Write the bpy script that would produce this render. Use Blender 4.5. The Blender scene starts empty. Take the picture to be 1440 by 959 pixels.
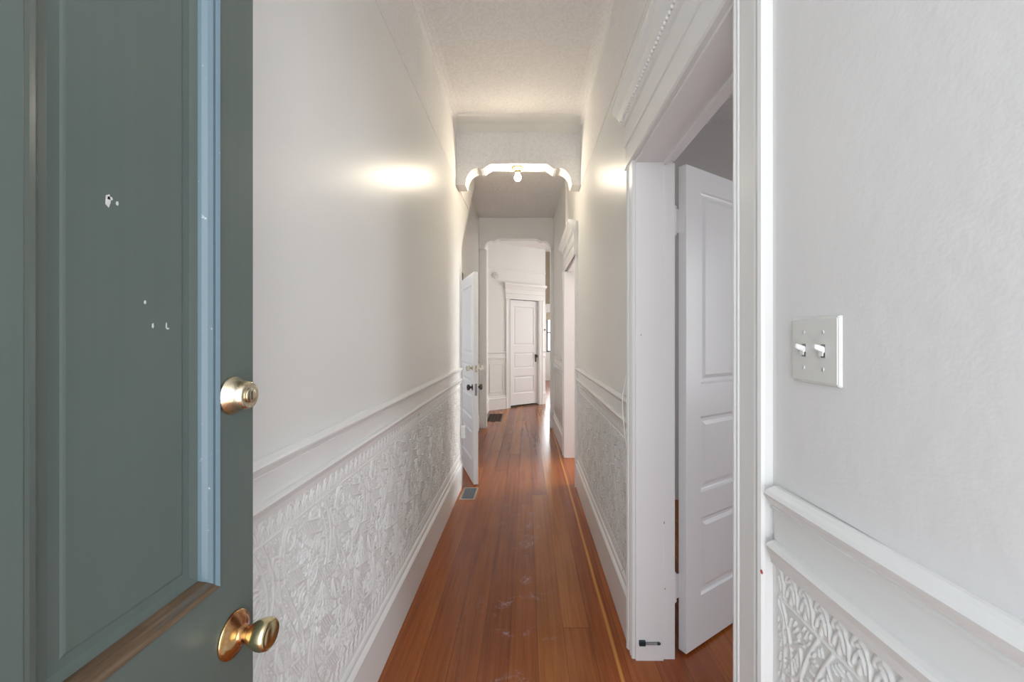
import bpy, bmesh, math, random
import numpy as np
from mathutils import Vector, Matrix
random.seed(7)
PI = math.pi
scn = bpy.context.scene
COL = scn.collection

# ------------------------------------------------------------------ camera
cam_d = bpy.data.cameras.new('camera')
cam = bpy.data.objects.new('camera', cam_d)
COL.objects.link(cam)
cam.location = (0, 0, 1.42)
cam.rotation_euler = (PI/2, 0, 0)
cam_d.sensor_width = 36
cam_d.lens = 580/1440*36
cam_d.shift_x = -21/1440
cam_d.shift_y = -5.5/1440
cam_d.clip_start = .02
scn.camera = cam

# ------------------------------------------------------------------ light, exposure
scn.view_settings.view_transform = 'Standard'
scn.view_settings.look = 'None'
scn.view_settings.exposure = 0.62
scn.view_settings.gamma = 1
scn.view_settings.use_curve_mapping = False

SKY = 2.1                 # overcast daylight through the open front door and the windows
BULB = 270.0
W = bpy.data.worlds.new('sky'); scn.world = W; W.use_nodes = True
wn = W.node_tree.nodes; wl = W.node_tree.links
wbg = wn['Background']
wtc = wn.new('ShaderNodeTexCoord'); wsep = wn.new('ShaderNodeSeparateXYZ'); wr = wn.new('ShaderNodeValToRGB')
wl.new(wtc.outputs['Generated'], wsep.inputs[0]); wl.new(wsep.outputs['Z'], wr.inputs[0])
wr.color_ramp.elements[0].position = 0.0; wr.color_ramp.elements[0].color = (.90, .92, .95, 1)
wr.color_ramp.elements[1].position = 0.6; wr.color_ramp.elements[1].color = (.80, .88, 1.0, 1)
wl.new(wr.outputs[0], wbg.inputs[0]); wbg.inputs[1].default_value = SKY

def area(name, loc, rot, sx, sy, power, color=(1, 1, 1), portal=False):
    d = bpy.data.lights.new(name, 'AREA'); d.shape = 'RECTANGLE'; d.size = sx; d.size_y = sy
    d.energy = power; d.color = color
    if portal: d.cycles.is_portal = True
    o = bpy.data.objects.new(name, d); COL.objects.link(o); o.location = loc; o.rotation_euler = rot
    return o
# daylight at the open entrance and far window; side, middle, closet, far side: added unseen fill
area('entrance_daylight', (.02, -3.2, 2.0), (PI/2, 0, 0), 4.0, 3.6, 30, (1.0, .985, .96))
area('side_room_fill', (3.5, 1.2, 1.6), (0, PI/2, 0), 1.6, 1.2, 10, (.95, .97, 1.0))
area('middle_room_fill', (3.5, 5.4, 1.6), (0, PI/2, 0), 1.6, 1.2, 85, (1.0, .98, .95))
area('closet_fill', (-2.4, 4.9, 1.6), (0, -PI/2, 0), 1.4, 1.0, 5, (.98, .98, 1.0))
area('far_window_daylight', (.84, 13.42, 1.55), (-PI/2, 0, 0), .36, 1.2, 14, (.95, .98, 1.0))
area('far_side_fill', (3.9, 9.0, 1.7), (0, PI/2, 0), 1.8, 2.4, 58, (1.0, .96, .90))

# ------------------------------------------------------------------ materials
class NT:
    def __init__(s, name):
        s.m = bpy.data.materials.new(name); s.m.use_nodes = True
        s.n = s.m.node_tree.nodes; s.l = s.m.node_tree.links
        s.b = s.n['Principled BSDF']
    def node(s, t, **k):
        x = s.n.new(t)
        for a, v in k.items(): setattr(x, a, v)
        return x
    def put(s, sock, v):
        if hasattr(v, 'is_linked') or isinstance(v, bpy.types.NodeSocket): s.l.new(v, sock)
        else: sock.default_value = v
    def math(s, op, a, b=0.0, c=0.0):
        x = s.node('ShaderNodeMath', operation=op)
        s.put(x.inputs[0], a); s.put(x.inputs[1], b)
        if op in ('MULTIPLY_ADD', 'SMOOTH_MIN'): s.put(x.inputs[2], c)
        return x.outputs[0]
    def coord(s): return s.node('ShaderNodeTexCoord').outputs['Object']
    def mapping(s, v, scale=(1, 1, 1), loc=(0, 0, 0)):
        x = s.node('ShaderNodeMapping'); s.l.new(v, x.inputs[0])
        x.inputs['Scale'].default_value = scale; x.inputs['Location'].default_value = loc
        return x.outputs[0]
    def noise(s, v, scale, detail=3, rough=.5, dist=0.0):
        x = s.node('ShaderNodeTexNoise'); s.l.new(v, x.inputs['Vector'])
        x.inputs['Scale'].default_value = scale; x.inputs['Detail'].default_value = detail
        x.inputs['Roughness'].default_value = rough; x.inputs['Distortion'].default_value = dist
        return x.outputs['Fac']
    def ramp(s, f, stops):
        x = s.node('ShaderNodeValToRGB'); s.l.new(f, x.inputs[0]); e = x.color_ramp.elements
        while len(e) < len(stops): e.new(.5)
        for i, (p, c) in enumerate(stops):
            e[i].position = p; e[i].color = (c[0], c[1], c[2], 1) if hasattr(c, '__len__') else (c, c, c, 1)
        return x.outputs[0]
    def mix(s, f, a, b, mode='MIX'):
        x = s.node('ShaderNodeMix', data_type='RGBA', blend_type=mode)
        s.put(x.inputs[0], f)
        for i, v in ((6, a), (7, b)):
            if isinstance(v, tuple) and len(v) == 3: v = v + (1,)
            s.put(x.inputs[i], v)
        return x.outputs[2]
    def bump(s, h, strength=.3, dist=.002, normal=None):
        x = s.node('ShaderNodeBump'); x.inputs['Strength'].default_value = strength
        x.inputs['Distance'].default_value = dist; s.l.new(h, x.inputs['Height'])
        if normal is not None: s.l.new(normal, x.inputs['Normal'])
        return x.outputs[0]
    def fin(s, color=None, rough=None, metal=None, normal=None, spec=None, emit=None, estr=None, coat=None):
        b = s.b.inputs
        if color is not None: s.put(b['Base Color'], color + (1,) if isinstance(color, tuple) and len(color) == 3 else color)
        if rough is not None: s.put(b['Roughness'], rough)
        if metal is not None: b['Metallic'].default_value = metal
        if normal is not None: s.l.new(normal, b['Normal'])
        if spec is not None: b['Specular IOR Level'].default_value = spec
        if coat is not None: b['Coat Weight'].default_value = coat; b['Coat Roughness'].default_value = .12
        if emit is not None: b['Emission Color'].default_value = emit + (1,); b['Emission Strength'].default_value = estr
        return s.m

def m_paint(name, col, rough=.35, bscale=18, bstr=.12, bdist=.002, var=.03):
    t = NT(name); v = t.coord()
    n = t.noise(v, 2.2, 3)
    c = t.mix(n, tuple(x*(1-var) for x in col), tuple(min(1, x*(1+var*.5)) for x in col))
    h = t.noise(v, bscale, 4, .6)
    return t.fin(c, rough, normal=t.bump(h, bstr, bdist))
def m_plain(name, col, rough=.4, metal=0.0, **k):
    t = NT(name); v = t.coord(); n = t.noise(v, 30, 2)
    c = t.mix(n, tuple(x*.96 for x in col), col)
    return t.fin(c, rough, metal, **k)

WALLC = (.81, .812, .788)
M = {}
M['wall'] = m_paint('wall_paint', WALLC, .34, 60, .10, .0012)
M['wallrough'] = m_paint('wall_paint_near', (.82, .82, .82), .42, 22, .42, .004)
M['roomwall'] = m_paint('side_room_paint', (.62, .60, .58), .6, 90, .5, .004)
M['trim'] = m_paint('trim_paint', (.84, .848, .84), .27, 25, .10, .0012, .02)
M['jamb'] = m_paint('jamb_paint', (.86, .86, .865), .32, 25, .10, .0012, .02)
M['linc'] = m_paint('embossed_wallcovering_paint', (.85, .86, .845), .20, 70, .06, .0008, .02)
M['doorw'] = m_paint('white_door_paint', (.82, .82, .825), .30, 20, .10, .0012, .02)
def m_stipple():
    t = NT('stippled_plaster'); v = t.coord()
    a = t.noise(v, 62, 4, .65); b = t.noise(v, 28, 3, .6)
    h = t.math('MULTIPLY', a, b)
    c = t.mix(t.ramp(a, [(.35, .0), (.62, 1.0)]), (.78, .77, .755), (.86, .85, .84))
    return t.fin(c, .7, normal=t.bump(h, .9, .012))
M['stipple'] = m_stipple()
def m_floor():
    t = NT('fir_floorboards'); v = t.coord()
    sp = t.node('ShaderNodeSeparateXYZ'); t.l.new(v, sp.inputs[0])
    X, Y = sp.outputs[0], sp.outputs[1]
    PW = .128
    xs = t.math('ADD', t.math('DIVIDE', X, PW), 20.62)
    idx = t.math('FLOOR', xs); fx = t.math('FRACT', xs)
    wn_ = t.node('ShaderNodeTexWhiteNoise', noise_dimensions='1D'); t.l.new(idx, wn_.inputs['W'])
    r1 = wn_.outputs['Value']
    ys = t.math('ADD', t.math('DIVIDE', Y, 5.3), t.math('MULTIPLY', r1, 7.3))
    iy = t.math('FLOOR', ys); fy = t.math('FRACT', ys)
    wn2 = t.node('ShaderNodeTexWhiteNoise', noise_dimensions='2D')
    cb = t.node('ShaderNodeCombineXYZ'); t.l.new(idx, cb.inputs[0]); t.l.new(iy, cb.inputs[1]); t.l.new(cb.outputs[0], wn2.inputs['Vector'])
    r2 = wn2.outputs['Value']
    off = t.node('ShaderNodeCombineXYZ'); t.l.new(t.math('MULTIPLY', r2, 9), off.inputs[0]); t.l.new(t.math('MULTIPLY', r2, 31), off.inputs[1])
    va = t.node('ShaderNodeVectorMath', operation='ADD'); t.l.new(v, va.inputs[0]); t.l.new(off.outputs[0], va.inputs[1])
    g = t.noise(t.mapping(va.outputs[0], (38, 1.3, 1)), 1.0, 5, .62, .6)
    g2 = t.noise(t.mapping(va.outputs[0], (160, 3, 1)), 1.0, 3, .6)
    base = t.ramp(r2, [(0, (.31, .085, .022)), (.5, (.39, .122, .027)), (1, (.47, .175, .036))])
    c = t.mix(t.ramp(g, [(.3, 0), (.7, 1)]), t.mix(1.0, base, (.62, .54, .48), 'MULTIPLY'), base)
    c = t.mix(t.math('MULTIPLY', t.ramp(g2, [(.5, 0), (.75, 1)]), .35), c, t.mix(1.0, base, (1.3, 1.35, 1.4), 'MULTIPLY'))
    # blotchy old finish
    bl = t.ramp(t.noise(t.mapping(v, (1.6, .5, 1)), 2.6, 3, .5), [(.3, 0), (.8, 1)])
    c = t.mix(t.math('MULTIPLY', bl, .5), c, t.mix(1.0, c, (.62, .52, .52), 'MULTIPLY'))
    # redder border boards against the walls
    ax = t.math('ABSOLUTE', t.math('ADD', X, .075))
    edge = t.ramp(ax, [(.30, 0), (.48, 1)])
    c = t.mix(t.math('MULTIPLY', edge, .55), c, t.mix(1.0, c, (.93, .62, .62), 'MULTIPLY'))
    # pale sapwood streak running along one board by the right wall
    st = t.math('ABSOLUTE', t.math('SUBTRACT', X, t.math('ADD', .385, t.math('MULTIPLY', t.noise(t.mapping(v, (0, .9, 0)), 1, 1), .02))))
    sm = t.ramp(st, [(.004, 1), (.010, 0)])
    c = t.mix(t.math('MULTIPLY', sm, .85), c, (.66, .30, .065))
    # thin scuffs and whitish smears on the finish
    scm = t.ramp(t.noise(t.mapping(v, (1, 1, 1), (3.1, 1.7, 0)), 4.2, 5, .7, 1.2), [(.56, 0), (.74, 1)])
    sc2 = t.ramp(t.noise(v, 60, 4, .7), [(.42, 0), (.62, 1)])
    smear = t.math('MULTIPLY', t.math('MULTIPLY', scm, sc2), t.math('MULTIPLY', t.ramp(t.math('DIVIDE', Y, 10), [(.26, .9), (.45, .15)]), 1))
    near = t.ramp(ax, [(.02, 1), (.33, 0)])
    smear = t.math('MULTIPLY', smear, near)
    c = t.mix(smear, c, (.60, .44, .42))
    # seams
    sx = t.math('MINIMUM', fx, t.math('SUBTRACT', 1.0, fx))
    seam = t.ramp(sx, [(.006, 1), (.016, 0)])
    sy = t.math('MULTIPLY', t.math('MINIMUM', fy, t.math('SUBTRACT', 1.0, fy)), 42.0)
    seam2 = t.ramp(sy, [(.01, 1), (.022, 0)])
    s_all = t.math('MAXIMUM', seam, seam2)
    c = t.mix(t.math('MULTIPLY', s_all, .62), c, (.07, .022, .010))
    h = t.math('MULTIPLY', s_all, -1.0)
    return t.fin(c, .26, normal=t.bump(h, .12, .0008), spec=.45)
M['floor'] = m_floor()
def m_teal():
    t = NT('teal_door_paint'); v = t.coord()
    g = t.noise(t.mapping(v, (90, 90, 1.2)), 1.0, 4, .6)
    c = t.mix(g, (.102, .135, .124), (.124, .158, .144))
    b = t.noise(v, 5, 4, .65)
    c = t.mix(t.math('MULTIPLY', t.ramp(b, [(.4, 0), (.75, 1)]), .35), c, (.148, .168, .150))
    return t.fin(c, .30, normal=t.bump(t.noise(t.mapping(v, (160, 160, 2.0)), 1.0, 3), .12, .001), spec=.55)
M['teal'] = m_teal()
def m_tealmould():
    t = NT('sky_tinted_moulding_paint'); v = t.coord()
    g = t.noise(t.mapping(v, (200, 200, 3)), 1.0, 4, .6)
    w = t.ramp(t.noise(v, 60, 4, .7), [(.66, 0), (.72, 1)])
    c = t.mix(g, (.12, .185, .225), (.155, .23, .27))  # bluish sky reflection put into the teal moulding colour
    c = t.mix(w, c, (.5, .56, .6))
    return t.fin(c, .28)
M['tealm'] = m_tealmould()
def m_barewood():
    t = NT('bare_weathered_wood'); v = t.coord()
    g = t.noise(t.mapping(v, (6, 6, 160)), 1.0, 5, .65)
    g1 = t.noise(t.mapping(v, (3, 3, 60), (2, 1, 0)), 1.0, 3, .6)
    c = t.ramp(g, [(.3, (.045, .028, .015)), (.5, (.13, .082, .045)), (.7, (.20, .15, .10))])
    c = t.mix(t.ramp(g1, [(.55, 0), (.75, 1)]), c, (.10, .11, .10))
    return t.fin(c, .6, normal=t.bump(g, .4, .001))
M['bare'] = m_barewood()
def m_brass(name, c1, c2, c3, r=.18, sc=26):
    t = NT(name); v = t.coord()
    n = t.noise(v, sc, 4, .65)
    c = t.ramp(n, [(.38, c1), (.52, c2), (.66, c3)])
    rr = t.math('ADD', t.math('MULTIPLY', t.noise(v, 60, 3), .22), r-.08)
    return t.fin(c, rr, 1.0)
M['canopy'] = m_plain('dull_brass_canopy', (.30, .24, .14), .45, .6)
M['brass'] = m_brass('worn_brass', (.74, .66, .40), (.68, .60, .36), (.50, .33, .16), .17)
M['nickelbrass'] = m_brass('tarnished_brass', (.80, .74, .60), (.74, .66, .48), (.55, .44, .26), .24, 34)
M['rose'] = m_brass('copper_worn_brass', (.80, .66, .36), (.66, .40, .18), (.42, .15, .07), .17, 20)
M['bronze'] = m_plain('dark_bronze', (.10, .085, .07), .4, .8)
M['dark'] = m_plain('dark_recess', (.03, .03, .03), .7)
M['iron'] = m_plain('grey_steel', (.32, .33, .34), .4, .8)
M['plastic'] = m_plain('ivory_plastic', (.74, .745, .72), .30)
M['whiteplastic'] = m_plain('white_plastic', (.86, .86, .85), .28)
M['cable'] = m_plain('white_cable', (.84, .84, .86), .4)
M['black'] = m_plain('black_rubber', (.02, .03, .04), .5)
M['chip'] = m_plain('bare_primer_chip', (.70, .70, .68), .6)
M['red'] = m_plain('red_paint_dot', (.55, .10, .08), .5)
M['blind'] = m_plain('tan_blind', (.50, .42, .30), .7)
M['lintel'] = m_plain('shade_toned_lintel', (.36, .30, .23), .6)  # tan stands for a wall in shade, put into the colour
M['frame_dark'] = m_plain('dark_window_frame', (.10, .10, .10), .5)
M['registerbrown'] = m_plain('brown_register_metal', (.10, .065, .045), .45, .5)
M['registerframe'] = m_plain('brushed_register_frame', (.50, .42, .32), .35, .7)
M['grille'] = m_plain('grey_register_slats', (.25, .27, .29), .4, .6)
def m_bulb():
    t = NT('lit_bulb'); return t.fin((1, 1, 1), .3, emit=(1.0, .86, .66), estr=BULB)
M['bulb'] = m_bulb()
def m_glass():
    t = NT('window_glass')
    t.b.inputs['Transmission Weight'].default_value = 1.0; t.b.inputs['IOR'].default_value = 1.02
    return t.fin((.97, .98, 1), .0)
M['glass'] = m_glass()
def m_crystal():
    t = NT('glass_door_knob')
    t.b.inputs['Transmission Weight'].default_value = .6; t.b.inputs['IOR'].default_value = 1.45
    return t.fin((.92, .90, .78), .1)
M['crystal'] = m_crystal()

# ------------------------------------------------------------------ mesh helpers
class MB:
    """collects shapes for ONE mesh; M4 maps local shapes into the mesh"""
    def __init__(s): s.v = []; s.f = []; s.sm = []
    def add(s, vs, fs, smooth=False):
        o = len(s.v); s.v += [tuple(p) for p in vs]; s.f += [tuple(i+o for i in f) for f in fs]; s.sm += [smooth]*len(fs)
    def box(s, x0, x1, y0, y1, z0, z1, b=0.0):
        if b <= 0:
            vs = [(x, y, z) for x in (x0, x1) for y in (y0, y1) for z in (z0, z1)]
            s.add(vs, [(0, 1, 3, 2), (4, 6, 7, 5), (0, 4, 5, 1), (2, 3, 7, 6), (0, 2, 6, 4), (1, 5, 7, 3)])
        else:
            bm = bmesh.new(); bmesh.ops.create_cube(bm, size=1)
            for v in bm.verts: v.co = ((x0+x1)/2+v.co.x*(x1-x0), (y0+y1)/2+v.co.y*(y1-y0), (z0+z1)/2+v.co.z*(z1-z0))
            bmesh.ops.bevel(bm, geom=bm.edges[:], offset=b, segments=2, profile=.6, affect='EDGES')
            s.bm(bm)
        return s
    def bm(s, bm, smooth=False):
        bm.verts.index_update()
        s.add([v.co[:] for v in bm.verts], [[v.index for v in f.verts] for f in bm.faces], smooth); bm.free()
    def prism(s, poly, a, b, axes):
        """poly: 2D points; axes maps (p,q,t)->(x,y,z); t from a to b"""
        n = len(poly)
        vs = [axes(p, q, a) for p, q in poly]+[axes(p, q, b) for p, q in poly]
        fs = [(i, (i+1) % n, n+(i+1) % n, n+i) for i in range(n)]+[tuple(range(n))[::-1], tuple(range(n, 2*n))]
        s.add(vs, fs); return s
    def run(s, prof, p0, p1, nrm, tilt=0.0):
        """extrude profile [(out, z)] from p0 to p1 (xy), nrm = outward unit xy; tilt lifts the p0 end"""
        n = len(prof)
        vs = [(p0[0]+nrm[0]*d, p0[1]+nrm[1]*d, z+tilt) for d, z in prof]+[(p1[0]+nrm[0]*d, p1[1]+nrm[1]*d, z) for d, z in prof]
        fs = [(i, (i+1) % n, n+(i+1) % n, n+i) for i in range(n)]+[tuple(range(n))[::-1], tuple(range(n, 2*n))]
        s.add(vs, fs); return s
    def lathe(s, prof, M4=Matrix(), seg=32, smooth=True):
        """prof [(r, h)] about +Z"""
        vs = []; fs = []; m = len(prof)
        for k in range(seg):
            a = 2*PI*k/seg
            for r, h in prof: vs.append(M4 @ Vector((r*math.cos(a), r*math.sin(a), h)))
        for k in range(seg):
            k2 = (k+1) % seg
            for i in range(m-1): fs.append((k*m+i, k2*m+i, k2*m+i+1, k*m+i+1))
        fs.append(tuple(k*m for k in range(seg))[::-1]); fs.append(tuple(k*m+m-1 for k in range(seg)))
        s.add(vs, fs, smooth); return s
    def tube(s, pts, r, seg=10):
        P = [Vector(p) for p in pts]; vs = []; fs = []
        for i, p in enumerate(P):
            d = (P[min(i+1, len(P)-1)]-P[max(i-1, 0)]).normalized()
            u = d.cross(Vector((0, 0, 1)) if abs(d.z) < .9 else Vector((1, 0, 0))).normalized(); w = d.cross(u)
            for k in range(seg):
                a = 2*PI*k/seg; vs.append(p+u*(r*math.cos(a))+w*(r*math.sin(a)))
        for i in range(len(P)-1):
            for k in range(seg):
                k2 = (k+1) % seg; fs.append((i*seg+k, i*seg+k2, (i+1)*seg+k2, (i+1)*seg+k))
        fs.append(tuple(range(seg))[::-1]); fs.append(tuple(range((len(P)-1)*seg, len(P)*seg)))
        s.add(vs, fs, True); return s
    def build(s, name, mat, parent=None, M4=None, kind=None):
        me = bpy.data.meshes.new(name)
        vs = s.v if M4 is None else [tuple(M4 @ Vector(p)) for p in s.v]
        me.from_pydata(vs, [], s.f); me.update()
        bm = bmesh.new(); bm.from_mesh(me); bmesh.ops.recalc_face_normals(bm, faces=bm.faces); bm.to_mesh(me); bm.free()
        me.materials.append(mat)
        me.polygons.foreach_set('use_smooth', s.sm)
        o = bpy.data.objects.new(name, me); COL.objects.link(o)
        if parent is not None: o.parent = parent
        if kind: o['kind'] = kind
        return o
def tag(o, label=None, cat=None, group=None, kind=None):
    if label: o['label'] = label
    if cat: o['category'] = cat
    if group: o['group'] = group
    if kind: o['kind'] = kind
    return o
def empty(name, loc=(0, 0, 0), rz=0.0):
    o = bpy.data.objects.new(name, None); o.empty_display_size = .05; COL.objects.link(o)
    o.location = loc; o.rotation_euler = (0, 0, rz); return o
def AX(d):   # matrix turning +Z towards d
    return Vector(d).to_track_quat('Z', 'Y').to_matrix().to_4x4()
def T(x, y, z): return Matrix.Translation((x, y, z))

H = 3.28; DH = 2.20
XL = -.635; XR = .485

# ------------------------------------------------------------------ the shell
fl = MB().box(-3.2, 4.6, -1.2, 14.0, -.12, 0)
tag(fl.build('floor', M['floor'], kind='structure'), 'reddish brown varnished fir board floor running down the hall', 'floor')
ce = MB().box(-3.2, 4.6, -1.2, 14.0, H, H+.1)
ceil = tag(ce.build('ceiling', M['stipple'], kind='structure'), 'white stippled plaster ceiling over the hall', 'ceiling')

YE = 3.97
def yz(x0, x1): return lambda p, q, t: (t, p, q)
# left wall: ends at Y 4.05 with a raking upper edge, as a stair soffit runs up behind it
wl_ = empty('wall_left'); tag(wl_, 'long white left hall wall with embossed lower panel and chair rail', 'wall', kind='structure')
MB().prism([(-.35, 0), (YE, 0), (YE, 2.29), (4.95, 3.20), (4.98, H), (-.35, H)], -.75, XL, yz(0, 0)).build('plaster', M['wall'], wl_)
# recessed wall with closet door opening
wr_ = empty('wall_left_recess'); tag(wr_, 'white wall set back beyond the first arch on the left', 'wall', kind='structure')
m = MB()
m.box(-.87, -.75, 3.6, 3.98, 0, H); m.box(-.87, -.75, 3.98, 4.70, 2.07, H); m.box(-.87, -.75, 4.70, 8.0, 0, H)
m.build('plaster', M['wall'], wr_)
# right wall with two door openings
D1 = (.943, 1.82); D2 = (4.0, 4.86)
wR = empty('wall_right'); tag(wR, 'white right hall wall with two cased doorways', 'wall', kind='structure')
m = MB()
m.box(XR, .645, -.35, D1[0], 0, H); m.box(XR, .645, D1[0], D1[1], DH, H); m.box(XR, .645, D1[1], D2[0], 0, H)
m.box(XR, .645, D2[0], D2[1], DH, H)
m.build('plaster', M['wall'], wR)
m = MB(); m.prism([(.455, D2[1]), (.645, D2[1]), (.645, 6.62), (.415, 6.62)], 0, H, lambda p, q, t: (p, q, t)); m.build('plaster_beyond_doorway', M['wall'], wR)
# angled end wall with a door
P0 = Vector((-.784, 7.95)); P1 = Vector((.394, 8.80)); dirE = (P1-P0).normalized(); LE = (P1-P0).length
nE = Vector((dirE.y, -dirE.x))      # towards camera
angE = math.atan2(dirE.y, dirE.x)
wE = empty('wall_end', (P0.x, P0.y, 0), angE); tag(wE, 'angled white wall closing the far end of the hall', 'wall', kind='structure')
S0, S1 = .555, 1.262     # door opening along the wall
m = MB(); m.box(-.16, S0, 0, .12, 0, H); m.box(S0, S1, 0, .12, 2.18, H); m.box(S1, LE, 0, .12, 0, H); m.box(S0-.05, S1+.05, .6, .66, 0, H); m.box(S0-.08, S0-.02, .12, .66, 0, H); m.box(S1+.02, S1+.08, .12, .66, 0, H); m.build('plaster', M['wall'], wE)  # boxes behind the door opening added to block light leaking under it
MB().box(S0, S1, -.028, .10, 0, .010, .002).build('door_gap_shade', M['bare'], wE)  # dark wood strip added for the shade in the gap under the door

def room(name, x0, x1, y0, y1, label, openings, mat, t=.1, skip=()):
    """side room walls just outside the given box; openings: dict side->(a0,a1,z0,z1)"""
    e = empty(name); tag(e, label, 'wall', kind='structure')
    m = MB()
    def seg(side, a0, a1, z0, z1):
        if side == 'E': m.box(x1, x1+t, a0, a1, z0, z1)
        if side == 'W': m.box(x0-t, x0, a0, a1, z0, z1)
        if side == 'N': m.box(a0, a1, y1, y1+t, z0, z1)
        if side == 'S': m.box(a0, a1, y0-t, y0, z0, z1)
    for side in 'EWNS':
        if side in skip: continue
        a, b = ((y0, y1) if side in 'EW' else (x0, x1))
        if side in openings:
            o0, o1, z0, z1 = openings[side]
            seg(side, a, o0, 0, H); seg(side, o1, b, 0, H); seg(side, o0, o1, 0, z0); seg(side, o0, o1, z1, H)
        else: seg(side, a, b, 0, H)
    m.build('plaster', mat, e); return e
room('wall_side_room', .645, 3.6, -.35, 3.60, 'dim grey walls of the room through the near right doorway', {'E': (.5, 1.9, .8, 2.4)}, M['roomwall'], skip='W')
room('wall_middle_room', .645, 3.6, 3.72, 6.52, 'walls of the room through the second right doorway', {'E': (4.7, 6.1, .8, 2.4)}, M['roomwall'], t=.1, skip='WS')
room('wall_closet', -2.6, -.87, 3.6, 6.2, 'walls behind the ajar door on the left', {'W': (4.3, 5.5, .9, 2.3)}, M['wall'], skip='E')
room('wall_far_room', .394, 4.1, 6.74, 13.5, 'white walls of the bright room past the end of the hall', {'N': (.64, 1.04, .93, 2.2), 'E': (7.6, 10.4, .7, 2.4)}, M['wall'], skip='WS')
m = MB(); m.box(.274, .394, 8.86, 13.5, 0, H); m.box(.645, 4.1, 6.62, 6.74, 0, H)
tag(m.build('wall_far_room_side', M['wall'], kind='structure'), 'white partition walls beside the far room', 'wall')
m = MB(); m.box(-.87, -.76, 8.02, 14.0, 0, H); tag(m.build('wall_behind', M['wall'], kind='structure'), 'wall hidden behind the angled end wall', 'wall')

# ------------------------------------------------------------------ profiles
RAIL = [(0, 1.134), (.010, 1.134), (.018, 1.131), (.026, 1.127), (.030, 1.121), (.028, 1.115), (.021, 1.106), (.018, 1.100), (.0145, 1.098), (.017, 1.0955), (.0165, 1.092), (.009, 1.090), (.009, 1.030),
        (.016, 1.029), (.023, 1.026), (.026, 1.021), (.023, 1.014), (.018, 1.003), (.016, .988), (.010, .985), (0, .985)]
BASE = [(0, .262), (.006, .262), (.012, .256), (.015, .246), (.013, .238), (.014, .230), (.020, .224), (.026, .214), (.026, .205), (.020, .198), (.020, 0), (0, 0)]
def rails(parent, p0, p1, n, tilt=0.0):
    return MB().run(RAIL, p0, p1, n, tilt).build('chair_rail', M['trim'], parent)
bl = MB().run(BASE, (XL, -.3), (XL, YE), (1, 0)); tag(bl.build('baseboard_left', M['trim'], kind='structure'), 'tall white moulded baseboard along the left wall', 'baseboard')
bl = MB().run(BASE, (-.75, 4.76), (-.75, 6.30), (1, 0)).run(BASE, (-.75, 6.56), (-.75, 7.96), (1, 0)); tag(bl.build('baseboard_left_recess', M['trim'], kind='structure'), 'white baseboard on the set back wall behind the ajar door', 'baseboard')
br = MB().run(BASE, (XR, D1[1]+.085), (XR, D2[0]-.105), (-1, 0)); tag(br.build('baseboard_right', M['trim'], kind='structure'), 'tall white baseboard between the two right doorways', 'baseboard')
br = MB().run(BASE, (XR, -.3), (XR, D1[0]-.15), (-1, 0)); tag(br.build('baseboard_right_near', M['trim'], kind='structure'), 'white baseboard under the light switch wall', 'baseboard')
br = MB().run(BASE, (.453, D2[1]+.12), (.4215, 6.32), (-1, 0)); tag(br.build('baseboard_right_far', M['trim'], kind='structure'), 'white baseboard past the second right doorway', 'baseboard')
rails(wl_, (XL, -.3), (XL, YE-.002), (1, 0))
rails(wR, (XR, -.1), (XR, D1[0]-.150), (-1, 0), .022)
rails(wR, (XR, D1[1]+.085), (XR, D2[0]-.105), (-1, 0))
MB().run(RAIL, (.453, D2[1]+.12), (.4215, 6.32), (-1, 0)).build('far_chair_rail', M['trim'], wR)
MB().run(RAIL, (-.75, 4.76), (-.75, 6.30), (1, 0)).build('chair_rail', M['trim'], wr_)
# stippled plaster band at the top of the walls with a small cove to the ceiling
def band(parent, x, y0, y1, s, z0):
    prof = [(0, z0), (.002, z0), (.006, z0+.02), (.008, H-.07), (.013, H-.045), (.026, H-.022), (.05, H-.008), (.08, H-.0005), (0, H-.0005)]
    MB().run(prof, (x, y0), (x, y1), (s, 0)).build('stippled_band', M['stipple'], parent)
band(wl_, XL, -.34, 3.67, 1, 2.83); band(wR, XR, -.34, 3.67, -1, 2.77)
MB().prism([(3.84, 2.80), (4.475, 2.80), (4.94, H-.001), (3.84, H-.001)], XL, XL+.006, yz(0, 0)).build('stippled_band', M['stipple'], wl_)
# sloped strip before the first arch
m = MB().prism([(3.43, H), (3.45, H-.012), (3.56, H-.020), (3.67, H-.040), (3.67, H)], XL+.008, XR-.008, yz(0, 0))
m.build('ceiling_cove', M['wall'], ceil)
# near right wall skin: lumpier plaster seen up close
m = MB().box(XR-.003, XR, -.3, D1[0]-.15, 1.14, 2.76); m.build('lumpy_plaster', M['wallrough'], wR)

# ------------------------------------------------------------------ embossed wall covering
def seg_dist(U, V, segs, wrap):
    D = np.full(U.shape, 9.0)
    for (a, b, c, d, w) in segs:
        for k in (-1, 0, 1):
            ax, bx = a+k*wrap, c+k*wrap
            if max(ax, bx) < -.02 or min(ax, bx) > wrap+.02: continue
            dx, dy = bx-ax, d-b; L = dx*dx+dy*dy+1e-12; st = U[1, 0]-U[0, 0]; g = .008
            i0, i1 = max(0, int((min(ax, bx)-g)/st)), int((max(ax, bx)+g)/st)+2
            j0, j1 = max(0, int((min(b, d)-g)/st)), int((max(b, d)+g)/st)+2
            if i1 <= 0 or i0 >= U.shape[0]: continue
            u, v = U[i0:i1, j0:j1], V[i0:i1, j0:j1]
            tt = np.clip(((u-ax)*dx+(v-b)*dy)/L, 0, 1)
            D[i0:i1, j0:j1] = np.minimum(D[i0:i1, j0:j1], np.hypot(u-ax-tt*dx, v-b-tt*dy)/w)
    return D
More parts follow.
